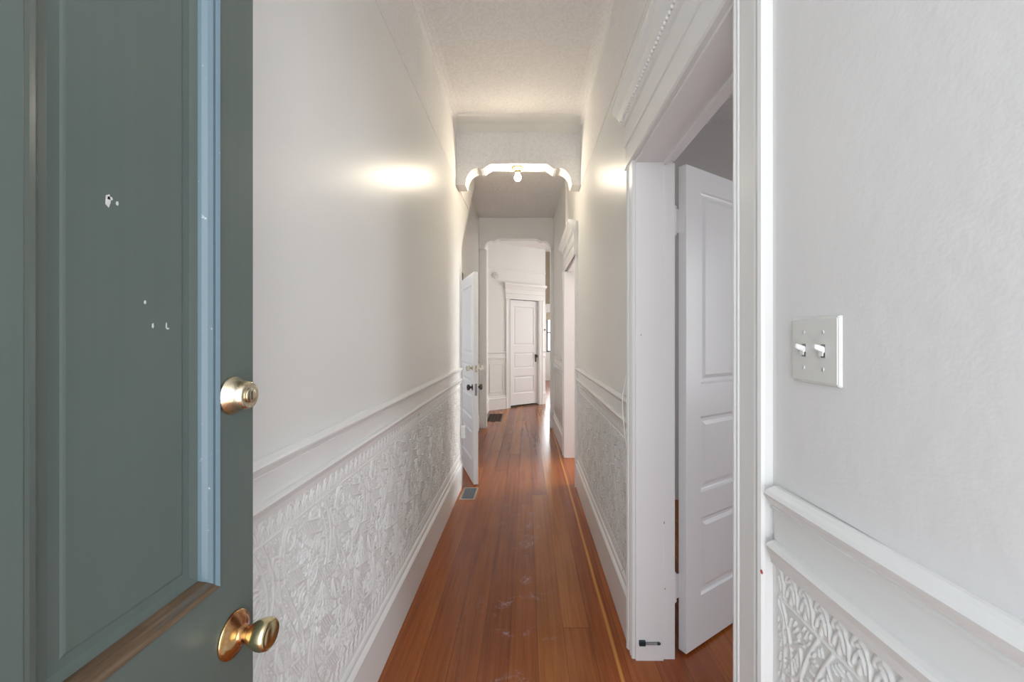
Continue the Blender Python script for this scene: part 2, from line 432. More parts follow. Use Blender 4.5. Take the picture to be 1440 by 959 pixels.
def poly(pts, w=1.0): return [(pts[i][0], pts[i][1], pts[i+1][0], pts[i+1][1], w) for i in range(len(pts)-1)]
def arc(cx, cy, rx, ry, a0, a1, n=12, w=1.0, rot=0.0):
    out = []
    for i in range(n+1):
        a = math.radians(a0+(a1-a0)*i/n); x, y = rx*math.cos(a), ry*math.sin(a)
        c, s = math.cos(rot), math.sin(rot); out.append((cx+x*c-y*s, cy+x*s+y*c))
    return poly(out, w)
BW, BH = .078, .070
def border_segs():
    s = []
    for u in (0, BW/2):
        f = 1 if u == 0 else .8
        s += poly([(u+.006, .058), (u+.008, .035), (u+.015, .018), (u+.024, .012), (u+.031, .020)], .0032*f)
        s += poly([(u+.015, .050), (u+.019, .034), (u+.026, .028), (u+.034, .038), (u+.038, .052)], .0030*f)
        s += poly([(u+.024, .046), (u+.028, .058)], .0034)
        s += arc(u+.022, .040, .003, .003, 0, 360, 6, .0022)
        s += poly([(u+.030, .006), (u+.036, .014), (u+.040, .024)], .0032)
    s += poly([(0, .068), (BW, .068)], .0016)
    return s
FW, FH = .30, .594
def field_segs():
    s = []; R = random.Random(11)
    # paired long curving ribbons crossing the field
    for k, (u0, A, ph) in enumerate(((.05, .055, 0), (.075, .055, .15), (.20, -.05, .4), (.222, -.05, .6))):
        pts = [(u0+A*math.sin(2*PI*(i/26)*1.0+ph), FH*i/26) for i in range(27)]
        s += poly(pts, .0026)
    # pointed leaves with veins
    for (cx, cy, L, a) in ((.15, .09, .085, 60), (.02, .20, .08, -50), (.16, .33, .09, 70), (.28, .30, .07, -60), (.05, .47, .085, 55), (.21, .52, .07, -65)):
        r = math.radians(a); c, q = math.cos(r), math.sin(r)
        for sg in (-1, 1):
            s += poly([(cx+L*(t_-.5)*c-sg*.022*math.sin(PI*t_)*q, cy+L*(t_-.5)*q+sg*.022*math.sin(PI*t_)*c) for t_ in [i/8 for i in range(9)]], .0024)
        s += poly([(cx-.45*L*c, cy-.45*L*q), (cx+.45*L*c, cy+.45*L*q)], .0016)
        for t_ in (-.25, -.1, .05, .2):
            for sg in (-1, 1):
                bx, by = cx+t_*L*c, cy+t_*L*q
                s.append((bx, by, bx+.012*c-sg*.012*q, by+.012*q+sg*.012*c, .0013))
    # latticed patches
    for (cx, cy) in ((.10, .235), (.245, .16), (.115, .40), (.26, .42), (.02, .06), (.15, .55)):
        for j in range(-2, 3):
            s.append((cx-.030+j*.011, cy-.028, cx+.006+j*.011, cy+.028, .0019))
        for j in (-1.2, 1.2):
            s.append((cx-.036+j*.01, cy+j*.020-.010, cx+.040+j*.01, cy+j*.020+.012, .0021))
    # scrolls, flower heads and beads
    for (cx, cy, r) in ((.20, .04, .026), (.06, .13, .022), (.27, .24, .024), (.19, .245, .018), (.04, .33, .026), (.23, .355, .02), (.12, .475, .024), (.28, .50, .022), (.02, .56, .018)):
        s += arc(cx, cy, r, r*1.15, 0, 300, 14, .0022); s += arc(cx+r*.15, cy, r*.5, r*.6, 60, 400, 9, .0020)
    # short veins and hatching that follow the leaves, packed between the larger shapes
    taken = []
    for q in s:
        n = max(1, int(math.hypot(q[2]-q[0], q[3]-q[1])/.006))
        taken += [(q[0]+(q[2]-q[0])*i/n, q[1]+(q[3]-q[1])*i/n) for i in range(n+1)]
    tk = np.array(taken)
    for _ in range(7000):
        x, y = R.uniform(0, FW), R.uniform(.006, FH-.006)
        a = 1.35+.9*math.sin(2*PI*x/FW+3*math.sin(y*9))+.8*math.sin(2*PI*2*x/FW+y*17)
        l = R.uniform(.008, .020)
        px = np.array([x, x+l*.5*math.cos(a), x+l*math.cos(a)]); py = np.array([y, y+l*.5*math.sin(a), y+l*math.sin(a)])
        if py.max() > FH-.003 or py.min() < .003: continue
        dd = np.abs(tk[:, 0][None]-px[:, None]); dd = np.minimum(dd, FW-dd)
        if np.hypot(dd, tk[:, 1][None]-py[:, None]).min() < .0056: continue
        s.append((x, y, px[2], py[2], .0015))
        tk = np.vstack([tk, np.stack([px, py], 1)])
    return s
BS, FS = border_segs(), field_segs()
def tile(segs, w, h, d, base_w=1.0):
    nu, nv = round(w/d), int(round(h/d))+1
    U, V = np.meshgrid((np.arange(nu)+.0)*d, np.arange(nv)*d, indexing='ij')
    D = seg_dist(U, V, segs, w)
    return np.sqrt(np.clip(1-D*D*.45, 0, 1))*(D < 1.49)
def lincrusta(parent, x, s, y0, y1, d, x1=None, mirror=False, amp=.0026, ztop=.990, zbot=.255, label=None):
    tb, tf = tile(BS, BW, BH, d), tile(FS, FW, FH, d)
    nu = int(round((y1-y0)/d))+1; nv = int(round((ztop-zbot)/d))+1
    iu = np.arange(nu); v = np.arange(nv)*d
    Hh = np.zeros((nu, nv))
    bu, fu = iu % tb.shape[0], iu % tf.shape[0]
    for j in range(nv):
        if v[j] < BH: Hh[:, j] = tb[bu, min(j, tb.shape[1]-1)]
        elif v[j] > (ztop-zbot)-BH: Hh[:, j] = tb[bu, min(int(round((v[j]-(ztop-zbot)+BH)/d)), tb.shape[1]-1)]
        else: Hh[:, j] = tf[fu, min(int(round((v[j]-BH)/d)), tf.shape[1]-1)]
    ys = y0+iu*d; zs = ztop-v
    YY, ZZ = np.meshgrid(ys, zs, indexing='ij')
    XX = x+s*(.0015+Hh*amp)
    if x1 is not None: XX = XX+(x1-x)*(YY-y0)/(y1-y0)
    co = np.stack([XX, YY, ZZ], -1).reshape(-1, 3).astype(np.float32)
    idx = np.arange(nu*nv).reshape(nu, nv)
    q = np.stack([idx[:-1, :-1], idx[1:, :-1], idx[1:, 1:], idx[:-1, 1:]], -1).reshape(-1, 4)
    if s < 0: q = q[:, ::-1]
    # (u along +Y, v down): for s>0 the order above faces +X after flip
    q = q[:, ::-1] if True else q
    me = bpy.data.meshes.new('embossed_panel')
    me.vertices.add(len(co)); me.vertices.foreach_set('co', co.ravel())
    me.loops.add(len(q)*4); me.loops.foreach_set('vertex_index', q.ravel().astype(np.int32))
    me.polygons.add(len(q)); me.polygons.foreach_set('loop_start', (np.arange(len(q))*4).astype(np.int32))
    me.polygons.foreach_set('loop_total', np.full(len(q), 4, dtype=np.int32))
    me.polygons.foreach_set('use_smooth', np.ones(len(q), dtype=bool))
    me.update(calc_edges=True); me.validate()
    me.materials.append(M['linc'])
    o = bpy.data.objects.new('embossed_panel', me); COL.objects.link(o); o.parent = parent
    return o
lincrusta(wl_, XL, 1, .30, 2.40, .002, amp=.0036)
lincrusta(wl_, XL, 1, 2.40, YE-.02, .003, amp=.0050)
lincrusta(wR, XR, -1, D1[1]+.09, D2[0]-.11, .003, amp=.0050)
lincrusta(wR, XR, -1, .30, D1[0]-.152, .002, amp=.0030, zbot=.256)
lincrusta(wR, .4525, -1, D2[1]+.13, 6.31, .006, x1=.4225)

# ------------------------------------------------------------------ door surrounds
def entab(m, x, s, ya, yb):
    """moulded head from the lintel to the cornice, with end returns"""
    prof = [(0, DH), (.022, DH), (.028, DH+.006), (.028, DH+.014), (.022, DH+.020), (.022, DH+.105), (.027, DH+.108), (.030, DH+.114), (.027, DH+.120), (.024, DH+.122),
            (.024, DH+.205), (.034, DH+.212), (.040, DH+.222), (.040, DH+.232), (.046, DH+.238), (.058, DH+.262), (.074, DH+.282), (.080, DH+.296), (.080, DH+.322), (0, DH+.322)]
    n = len(prof)
    va = [(x+s*d, ya-d*.8, z) for d, z in prof]; vb = [(x+s*d, yb+d*.8, z) for d, z in prof]
    m.add(va+vb, [(i, (i+1) % n, n+(i+1) % n, n+i) for i in range(n)]+[tuple(range(n))[::-1], tuple(range(n, 2*n))])
def beads(x, s, ya, yb, z, parent):
    m = MB(); k = int((yb-ya)/.022)
    for i in range(k):
        m.lathe([(.001, -.007), (.0055, -.004), (.0072, 0), (.0055, .004), (.001, .007)], T(x+s*.043, ya+.011+i*.022, z), 8)
    m.build('bead_row', M['trim'], parent)
def casing_prof(w, t=.022, bead=True):
    # across the casing, u from opening edge to outer edge; outer backband
    return [(0, 0), (0, t-.004), (.004, t), (.010, t), (.013, t-.006), (.017, t-.006), (.022, t+.001), (.027, t+.001), (.031, t-.005), (.036, t), (w-.040, t), (w-.036, t-.004), (w-.030, t-.003), (w-.024, t+.004), (w-.012, t+.008), (w-.003, t+.006), (w, t), (w, 0)]
def casing(m, x, s, y, dirn, w, z0, z1, t=.022):
    m.prism(casing_prof(w, t), z0, z1, lambda p, q, tt: (x+s*q, y+dirn*p, tt))
# near right doorway
def jambs(m, x0, x1, ya, yb, stop=True):
    # far jamb lining faces the camera; near lining; head
    m.box(x0-.012, x1, yb-.0, yb+.004, 0, DH)
    m.box(x0-.012, x1, ya-.004, ya, 0, DH)
tr = empty('trim_1'); tag(tr, 'white moulded surround of the near right doorway with beaded cornice', 'door surround', kind='structure')
m = MB(); casing(m, XR, -1, D1[1], 1, .080, 0, DH); casing(m, XR, -1, D1[0], -1, .130, 0, DH, .016)
m.build('casing', M['trim'], tr)
m = MB(); entab(m, XR, -1, D1[0]-.15, D1[1]+.10); m.build('entablature', M['trim'], tr)
beads(XR, -1, D1[0]-.16, D1[1]+.13, DH+.227, tr)
m = MB()
m.box(XR-.008, .600, D1[1]-.012, D1[1], 0, DH-.012, .002); m.box(.600, .652, D1[1]-.002, D1[1]+.012, 0, DH-.014)
m.box(XR-.008, .652, D1[0], D1[0]+.012, 0, DH-.012, .002)
m.box(XR-.008, .600, D1[0], D1[1], DH-.012, DH, .002); m.box(.600, .652, D1[0], D1[1], DH-.004, DH+.012)
m.box(.598, .612, D1[0]+.012, D1[1]-.012, DH-.026, DH-.010, .002)
m.build('jamb', M['jamb'], tr)
m = MB(); m.lathe([(.004, 0), (.004, .0012), (.001, .002)], T(XR-.0275, D1[0]-.140, .963) @ AX((-1, 0, 0)), 12); tag(m.build('paint_dot', M['red'], tr), 'small red dot on the white casing')
for (x_, y_, z_, w_, h_, par) in ((.6045, D1[1]-.003, 1.42-261/580*1.817, .0022, .007, tr), (.6085, D1[1]-.003, 1.42-354/580*1.817, .0025, .004, tr), (.500, D1[1]-.0125, 1.42+3/580*1.808, .002, .004, tr)):
    m = MB(); m.prism([(-w_, -h_*.5), (0, -h_), (w_, -h_*.4), (w_*.8, h_*.6), (-w_*.4, h_)], -.0006, .0006, lambda p, q, t: (x_+p, y_+t, z_+q)); m.build('paint_nick', M['iron'], par)
# room side casing
m = MB(); casing(m, .645, 1, D1[1]+.05, 1, .10, 0, DH); casing(m, .645, 1, D1[0], -1, .10, 0, DH); m.box(.645, .667, D1[0]-.1, D1[1]+.15, DH+.012, DH+.11, .003)
m.build('room_side_casing', M['trim'], tr)
# second right doorway
tr2 = empty('trim_2'); tag(tr2, 'white moulded surround of the second right doorway', 'door surround', kind='structure')
m = MB(); casing(m, XR, -1, D2[0], -1, .100, 0, DH); casing(m, .455, -1, D2[1]+.01, 1, .105, 0, DH); m.build('casing', M['trim'], tr2)
m = MB(); entab(m, XR-.02, -1, D2[0]-.10, D2[1]+.12); m.box(XR-.03, XR, D2[0]-.10, D2[1]-.001, DH, DH+.32); m.build('entablature', M['trim'], tr2)
beads(XR-.02, -1, D2[0]-.11, D2[1]+.13, DH+.227, tr2)
m = MB(); m.box(.438, .645, D2[1]-.012, D2[1], 0, DH-.012, .002); m.box(XR-.006, .645, D2[0], D2[0]+.012, 0, DH-.012, .002); m.box(XR-.006, .645, D2[0], D2[1], DH-.012, DH, .002)
m.build('jamb', M['jamb'], tr2)
# end of left wall: narrow casing strip and closet door frame
tr3 = empty('trim_3'); tag(tr3, 'white edge trim where the left wall ends beside the ajar door', 'trim', kind='structure')
m = MB(); m.box(XL, XL+.012, YE-.075, YE-.002, .27, .98, .003); m.box(XL-.115, XL+.004, YE, YE+.014, 0, 2.27, .003)
m.build('edge_casing', M['trim'], tr3)
m = MB(); m.box(-.765, -.738, 4.70, 4.79, 0, 2.16, .003); m.box(-.765, -.738, 4.0, 4.79, 2.07, 2.16, .003); m.build('door_frame', M['trim'], tr3)

# ------------------------------------------------------------------ arched headers
def header(name, label, y0, y1, xl, xr, zb, zc, mat, postmat, posts=None):
    e = empty(name); tag(e, label, 'arched header', kind='structure')
    w = xr-xl
    def half(sign, x0):
        # from the outer end inwards
        pts = [(x0, zb), (x0+sign*.085, zb)]
        for i in range(1, 10):
            a = (.16+.84*i/9)*PI/2
            pts.append((x0+sign*(.085+.125*(1-math.cos(a))+.0), zb+(zc-zb)*.82*math.sin(a)))
        xx = x0+sign*.21
        pts += [(xx+sign*.012, zb+(zc-zb)*.77), (xx+sign*.034, zb+(zc-zb)*.77), (xx+sign*.046, zb+(zc-zb)*.80), (xx+sign*.060, zb+(zc-zb)*.86), (xx+sign*.092, zb+(zc-zb)*.97), (xx+sign*.105, zc)]
        return pts
    L, R = half(1, xl), half(-1, xr)
    pl = L+R[::-1]+[(xr, H-.001), (xl, H-.001)]
    MB().prism(pl, y0, y1, lambda p, q, t: (p, t, q)).build('arch_board', mat, e)
    if posts:
        m = MB()
        for (a, b) in posts:
            m.box(a, b, y0+.02, y1-.01, 0, zb, .003); m.box(a-.005 if a > 0 else a, b+.005 if a < 0 else b, y0+.012, y1-.002, 0, .26, .003)
        m.build('post', postmat, e)
    return e
header('trim_4', 'first white stippled arched header crossing the hall', 3.67, 3.84, XL+.001, XR-.001, 2.775, 2.962, M['stipple'], None)
header('trim_5', 'second farther arched header with posts', 6.42, 6.56, -.749, .453, 2.79, 2.95, M['trim'], M['trim'], [(-.749, -.635), (.365, .424)])

# ------------------------------------------------------------------ panelled doors
def ring_panel(m, x0, x1, z0, z1, t, steps, both=True):
    """recessed panel filling an opening of a leaf of thickness t; steps [(inset, depth)] from the front face"""
    def rings(flip):
        vs = []
        for ins, dp in steps:
            y = (t-dp) if flip else dp
            vs += [(x0+ins, y, z0+ins), (x1-ins, y, z0+ins), (x1-ins, y, z1-ins), (x0+ins, y, z1-ins)]
        fs = []
        for k in range(len(steps)-1):
            for i in range(4): fs.append((k*4+i, k*4+(i+1) % 4, k*4+4+(i+1) % 4, k*4+4+i))
        k = len(steps)-1; fs.append((k*4, k*4+1, k*4+2, k*4+3)); return vs, fs
    a, fa = rings(False); b, fb = rings(True); n = len(a)
    fs = fa+[tuple(i+n for i in f) for f in fb]+[(i, (i+1) % 4, n+(i+1) % 4, n+i) for i in range(4)]
    m.add(a+b, fs)
def leaf(parent, w, h, t, opens, mat, z0=.012, bev=.002):
    """stiles and rails as one mesh with rectangular openings [(x0,x1,z0,z1)] stacked/gridded"""
    xs = sorted({0, w}|{o[0] for o in opens}|{o[1] for o in opens}); zs = sorted({z0, h}|{o[2] for o in opens}|{o[3] for o in opens})
    def hole(i, j):
        cx, cz = (xs[i]+xs[i+1])/2, (zs[j]+zs[j+1])/2
        return any(o[0] < cx < o[1] and o[2] < cz < o[3] for o in opens)
    bm = bmesh.new(); V = {}
    def vv(i, j, y):
        k = (i, j, y)
        if k not in V: V[k] = bm.verts.new((xs[i], y, zs[j]))
        return V[k]
    nx, nz = len(xs)-1, len(zs)-1
    solid = lambda i, j: 0 <= i < nx and 0 <= j < nz and not hole(i, j)
    for i in range(nx):
        for j in range(nz):
            if not solid(i, j): continue
            bm.faces.new([vv(i, j, 0), vv(i+1, j, 0), vv(i+1, j+1, 0), vv(i, j+1, 0)])
            bm.faces.new([vv(i, j, t), vv(i, j+1, t), vv(i+1, j+1, t), vv(i+1, j, t)])
            if not solid(i-1, j): bm.faces.new([vv(i, j, 0), vv(i, j+1, 0), vv(i, j+1, t), vv(i, j, t)])
            if not solid(i+1, j): bm.faces.new([vv(i+1, j, 0), vv(i+1, j, t), vv(i+1, j+1, t), vv(i+1, j+1, 0)])
            if not solid(i, j-1): bm.faces.new([vv(i, j, 0), vv(i, j, t), vv(i+1, j, t), vv(i+1, j, 0)])
            if not solid(i, j+1): bm.faces.new([vv(i, j+1, 0), vv(i+1, j+1, 0), vv(i+1, j+1, t), vv(i, j+1, t)])
    bmesh.ops.recalc_face_normals(bm, faces=bm.faces)
    bmesh.ops.dissolve_limit(bm, angle_limit=.01, verts=bm.verts[:], edges=bm.edges[:])
    sharp = [e for e in bm.edges if len(e.link_faces) == 2 and e.calc_face_angle() > .5]
    bmesh.ops.bevel(bm, geom=sharp, offset=bev, segments=2, profile=.6, affect='EDGES')
    m = MB(); m.bm(bm); return m.build('leaf', mat, parent)
WP = [(0, .001), (.003, .004), (.007, .008), (.013, .010), (.024, .010), (.040, .004), (.042, .0035)]
def white_door(e, w, h, t=.04, st=.108):
    ops = [(st, w-st, 1.205, 2.09), (st, w-st, .71, 1.055), (st, w-st, .238, .59)]
    leaf(e, w, h, t, ops, M['doorw'])
    for o in ops:
        m = MB(); ring_panel(m, *o, t, WP); m.build('panel', M['doorw'], e)
def hinge(parent, x, y, z, s=1.0, leafdir=((-1, 0), (1, 0)), mat=None, lw=.02):
    h = MB()
    for i in range(5): h.lathe([(.0068, 0), (.0075, .001), (.0075, .019), (.0068, .020)], T(x, y, z+i*.0205), 14)
    for zz, sg in ((z+.1025, 1), (z, -1)): h.lathe([(.005, 0), (.0078, .004*sg), (.0078, .010*sg), (.004, .016*sg)], T(x, y, zz), 14)
    ho = h.build('hinge', mat or M['doorw'], parent)
    return ho

# right side-room door, swung into the room
aD = math.atan2(.19, .289)
d1 = empty('door_1', (.707, 1.83, 0), aD); tag(d1, 'white three panel door standing open into the right side room', 'door', kind='structure')
white_door(d1, .80, 2.188)
def hinge_world(e, wx, wy, z, lp):
    o = hinge(e, lp[0], lp[1], z); return o
for z in (1.89, .25):
    hh = hinge(d1, -.030, .037, z)
    m = MB(); m.box(-.0300, .0, .0355, .0385, z-.002, z+.105); m.box(-.0018, .0, .004, .038, z-.002, z+.105); m.build('hinge_leaf', M['doorw'], d1)
kb = MB(); kb.lathe([(.026, 0), (.026, .003), (.012, .006), (.010, .030), (.020, .036), (.028, .048), (.026, .060), (.012, .066)], T(.735, 0, .98) @ AX((0, -1, 0)), 24); kb.build('knob', M['nickelbrass'], d1)
hj = hinge(tr, .664, 1.812, 0)   # replaced below by properly placed jamb leaves
bpy.data.objects.remove(hj, do_unlink=True)
m = MB()
for z in (1.89, .25): m.box(.630, .6525, D1[1]-.0035, D1[1]-.002, z-.005, z+.108)
m.build('jamb_hinge_leaf', M['jamb'], tr)

# ajar closet door on the left, swung out towards the hall
dx, dy = .319, -.948
hx, hy = -.508-.76*dx, 3.931-.76*dy
d2 = empty('door_2', (hx, hy, 0), math.atan2(dy, dx)); tag(d2, 'white panel door ajar on the left, with glass knobs', 'door', kind='structure')
# local: x from hinge to free edge, y across thickness; front y=0 faces left/room side
ops2 = [(.10, .66, 1.25, 1.93), (.10, .66, .97, 1.16), (.10, .66, .62, .87), (.10, .66, .22, .52)]
t2 = .044
# shift so that the left front edge sits on the traced line
leaf(d2, .76, 2.045, t2, ops2, M['doorw'])
for o in ops2:
    m = MB(); ring_panel(m, *o, t2, WP); m.build('panel', M['doorw'], d2)
for sg, y in ((-1, 0), (1, t2)):
    k = MB(); k.lathe([(.024, 0), (.024, .003), (.009, .006), (.008, .022)], T(.70, y, 1.12) @ AX((0, sg, 0)), 20)
    ko = k.build('knob_rose', M['nickelbrass'], d2)
    k = MB(); k.lathe([(.010, .020), (.022, .026), (.029, .040), (.027, .054), (.012, .062)], T(.70, y, 1.12) @ AX((0, sg, 0)), 12, False); k.build('glass_knob', M['crystal'], ko)
    k = MB(); k.lathe([(.030, 0), (.030, .004), (.012, .008), (.010, .020), (.022, .026), (.030, .038), (.026, .050), (.008, .056)], T(.70, y, .935) @ AX((0, sg, 0)), 20); tag(k.build('lower_knob', M['bronze'], d2), 'dark bronze lower knob')
m = MB(); m.box(.759, .7615, .011, .033, .86, .975); m.build('lock_plate', M['iron'], d2)
m = MB(); m.box(.759, .7615, .013, .031, 1.085, 1.15); m.build('latch_plate', M['nickelbrass'], d2)
for z in (1.75, .25): hinge(d2, -.008, t2+.004, z)

# end wall door with surround
d3 = empty('door_3', (P0.x+dirE.x*S0-nE.x*.03, P0.y+dirE.y*S0-nE.y*.03, 0), angE); tag(d3, 'closed white panel door in the angled end wall', 'door', kind='structure')
wd = S1-S0
ops3 = [(.10, wd-.10, 1.25, 2.04), (.10, wd-.10, .78, 1.10), (.10, wd-.10, .27, .62)]
leaf(d3, wd, 2.172, .04, ops3, M['doorw'], z0=.035)
for o in ops3:
    m = MB(); ring_panel(m, *o, .04, WP); m.build('panel', M['doorw'], d3)
m = MB(); m.box(wd-.072, wd-.028, -.004, 0, .90, 1.06, .001); es = m.build('lock_plate', M['bronze'], d3)
k = MB(); k.lathe([(.012, 0), (.011, .022), (.024, .028), (.030, .042), (.026, .056), (.008, .062)], T(wd-.05, -.003, 1.02) @ AX((0, -1, 0)), 20); k.build('knob', M['bronze'], es)
for z in (1.86, .26):
    h = MB(); h.lathe([(.006, 0), (.007, .002), (.007, .098), (.006, .10)], T(.002, -.006, z), 10); h.build('hinge', M['iron'], d3)
tr6 = empty('trim_6', (P0.x, P0.y, 0), angE); tag(tr6, 'white surround and cornice of the end wall door', 'door surround', kind='structure')
m = MB()
def casE(y_out, u, dirn, w, z1): m.prism(casing_prof(w), 0, z1, lambda p, q, tt: (u+dirn*p, -q, tt))
casE(0, S0, -1, .11, 2.18); casE(0, S1, 1, .11, 2.18)
m.build('casing', M['trim'], tr6)
m = MB(); prof = [(0, 2.18), (.022, 2.18), (.028, 2.19), (.022, 2.20), (.022, 2.29), (.030, 2.30), (.024, 2.31), (.024, 2.38), (.036, 2.395), (.042, 2.41), (.060, 2.44), (.076, 2.46), (.080, 2.50), (0, 2.50)]
n_ = len(prof); ua, ub = S0-.11, S1+.11
m.add([(ua-d*.8, -d, z) for d, z in prof]+[(ub+d*.8, -d, z) for d, z in prof], [(i, (i+1) % n_, n_+(i+1) % n_, n_+i) for i in range(n_)]+[tuple(range(n_))[::-1], tuple(range(n_, 2*n_))])
m.build('entablature', M['trim'], tr6)
# wainscot of the end wall
def wainscot(u0, u1):
    m = MB()
    for pr in (RAIL, [(d, z) for d, z in BASE]): m.add([(u0, -d, z) for d, z in pr]+[(u1, -d, z) for d, z in pr], [(i, (i+1) % len(pr), len(pr)+(i+1) % len(pr), len(pr)+i) for i in range(len(pr))]+[tuple(range(len(pr)))[::-1], tuple(range(len(pr), 2*len(pr)))])
    a, b, c, d_ = u0+.07, u1-.05, .34, .90
    if b-a > .04:
        w = .018
        for bx in ((a, b, c, c+w), (a, b, d_-w, d_), (a, a+w, c, d_), (b-w, b, c, d_)): m.box(bx[0], bx[1], -.010, 0, bx[2], bx[3], .003)
    m.build('wainscot', M['trim'], wE)
wainscot(.0, S0-.112); wainscot(S1+.112, LE)
# narrow picture moulding high on the end wall
m = MB(); m.box(.0, LE, -.012, 0, 2.76, 2.79, .003); m.build('picture_rail', M['trim'], wE)

# ------------------------------------------------------------------ teal front door, folded back beside the left wall
XD = -.42; TD = .045; DW = .84; YF = .633
fd = empty('door_4', (XD, YF-DW, 0), PI/2); tag(fd, 'worn teal front door standing open at the left, brass knob and deadbolt', 'door', kind='structure')
# local x: hinge -> free edge (world +Y); local y: world -X, so y=0 face looks at the hall
SX = .070; PWD = .218; MS = DW-2*SX-2*PWD-.0
p2 = (DW-SX-PWD, DW-SX); p1 = (SX, SX+PWD)
opsT = [(p1[0], p1[1], 1.079, 2.16), (p2[0], p2[1], 1.079, 2.9), (p1[0], p1[1], .24, .83), (p2[0], p2[1], .24, .83)]
opsT = [(a, b, c, min(d_, 2.9)) for a, b, c, d_ in opsT]
opsT[0] = (p1[0], p1[1], 1.079, 2.9)
leaf(fd, DW, 3.02, TD, opsT, M['teal'], z0=.015, bev=.0015)
for k, o in enumerate(opsT):
    m = MB(); ring_panel(m, o[0], o[1], o[2], o[3], TD, [(0, .010), (.028, .016), (.030, .0165), (.040, .0165), (.042, .0155), (.044, .0150)])
    po = m.build('panel', M['teal'], fd)
    # separate moulding strips with a rounded profile
    prof = [(0, .012), (0, -.001), (.002, -.003), (.0045, -.001), (.006, .0005), (.011, .000), (.015, .004), (.018, .010), (.0195, .0155), (.0, .0155)]
    x0, x1, z0, z1 = o
    flat = [(0, .012), (0, .0005), (.004, .001), (.010, .003), (.015, .007), (.018, .012), (.0195, .0155), (.0, .0155)]
    def strip(pa, pb, inn, prof):
        # pa->pb along the edge, inn = inward unit (x,z); mitred ends
        n = len(prof); va = []; vb = []
        along = Vector((pb[0]-pa[0], pb[1]-pa[1])).normalized()
        for d, y in prof:
            va.append((pa[0]+inn[0]*d+along.x*d, y, pa[1]+inn[1]*d+along.y*d)); vb.append((pb[0]+inn[0]*d-along.x*d, y, pb[1]+inn[1]*d-along.y*d))
        q = MB(); q.add(va+vb, [(i, (i+1) % n, n+(i+1) % n, n+i) for i in range(n)]+[tuple(range(n))[::-1], tuple(range(n, 2*n))]); return q
    strip((x1, z0), (x1, z1), (-1, 0), prof).build('panel_moulding', M['tealm'], fd)
    strip((x0, z0), (x0, z1), (1, 0), flat).build('panel_moulding', M['teal'], fd)
    bo = strip((x0, z0), (x1, z0), (0, 1), prof).build('panel_moulding', M['bare'] if k < 2 else M['teal'], fd)
    if k == 1: tag(bo, 'bare brown wood moulding under the panel')
    strip((x0, z1), (x1, z1), (0, -1), prof).build('panel_moulding', M['teal'], fd)
def on_door(Y, z, out=0.0): return (Y-(YF-DW), -out, z)   # world Y,z on the hall face -> door local
# deadbolt
c = on_door(.588, 1.337)
m = MB(); m.lathe([(.0270, 0), (.0275, .002), (.0262, .004), (.0240, .007), (.0208, .017), (.0192, .024), (.0182, .0255), (.0168, .0262), (.0140, .0256), (.0008, .0256)], T(*c) @ AX((0, -1, 0)), 40)
db = m.build('deadbolt', M['nickelbrass'], fd)
m = MB(); m.lathe([(.0105, .0255), (.0105, .0275), (.0098, .028), (.0008, .028)], T(*c) @ AX((0, -1, 0)), 24); m.build('keyhole_cylinder', M['nickelbrass'], db)
m = MB(); m.box(c[0]-.001, c[0]+.001, c[1]-.0284, c[1]-.0270, c[2]-.006, c[2]+.006); m.build('key_slot', M['dark'], db)
# knob
c = on_door(.590, .995); KF = .80
m = MB(); m.lathe([(.0385, 0), (.0395, .002), (.0385, .0045), (.034, .0055), (.031, .008), (.024, .0125), (.018, .0145), (.015, .017), (.0145, .022)], T(*c) @ AX((0, -1, 0)) @ Matrix.Scale(KF, 4), 48)
kr = m.build('knob_rose', M['rose'], fd)
m = MB(); m.lathe([(.0120, .020), (.0125, .025), (.0165, .030), (.0215, .037), (.0250, .046), (.0258, .053), (.0245, .059), (.0215, .0625), (.0205, .0615), (.0190, .0625), (.0120, .0645), (.0008, .065)], T(*c) @ AX((0, -1, 0)) @ Matrix.Diagonal((KF+.03, KF+.03, .88, 1)), 48)
m.build('knob', M['brass'], kr)
# chips in the paint
for (px, py, w, h_) in ((153, 282, .0026, .007), (156, 279, .0030, .002), (166, 286, .0014, .0024), (205, 425, .0014, .0022), (216, 458, .0012, .003), (235, 458, .0009, .004), (237, 462, .002, .0012)):
    Yc = .434*580/(741-px); zc = 1.42+(474-py)/580*Yc
    m = MB(); q = on_door(Yc, zc); m.prism([(-w, -h_*.6), (w*.3, -h_), (w, -h_*.2), (w*.6, h_), (-w*.8, h_*.7)], -.0002, .0003, lambda a, b, tt: (q[0]+a, .0149+tt, q[2]+b))
    tag(m.build('paint_chip', M['chip'], fd), 'pale chip in the teal paint')
for z in (.3, 1.5, 2.7):
    h = MB(); h.lathe([(.007, 0), (.008, .002), (.008, .098), (.007, .10)], T(-.008, .006, z), 12); h.build('hinge', M['nickelbrass'], fd)

# ------------------------------------------------------------------ ceiling light
cl = empty('ceiling_light', (-.084, 3.755, 2.962)); tag(cl, 'lit bare bulb in a small brass fixture under the first arch', 'ceiling light')
m = MB(); m.lathe([(.058, 0), (.060, -.005), (.054, -.010), (.042, -.020), (.030, -.028), (.026, -.030)], seg=36); m.build('canopy', M['canopy'], cl)
m = MB(); m.lathe([(.026, -.028), (.026, -.046), (.020, -.052)], seg=28); m.build('socket', M['canopy'], cl)
m = MB(); m.lathe([(.013, -.050), (.016, -.058), (.026, -.074), (.030, -.090), (.028, -.104), (.019, -.115), (.001, -.120)], seg=28); m.build('bulb', M['bulb'], cl)

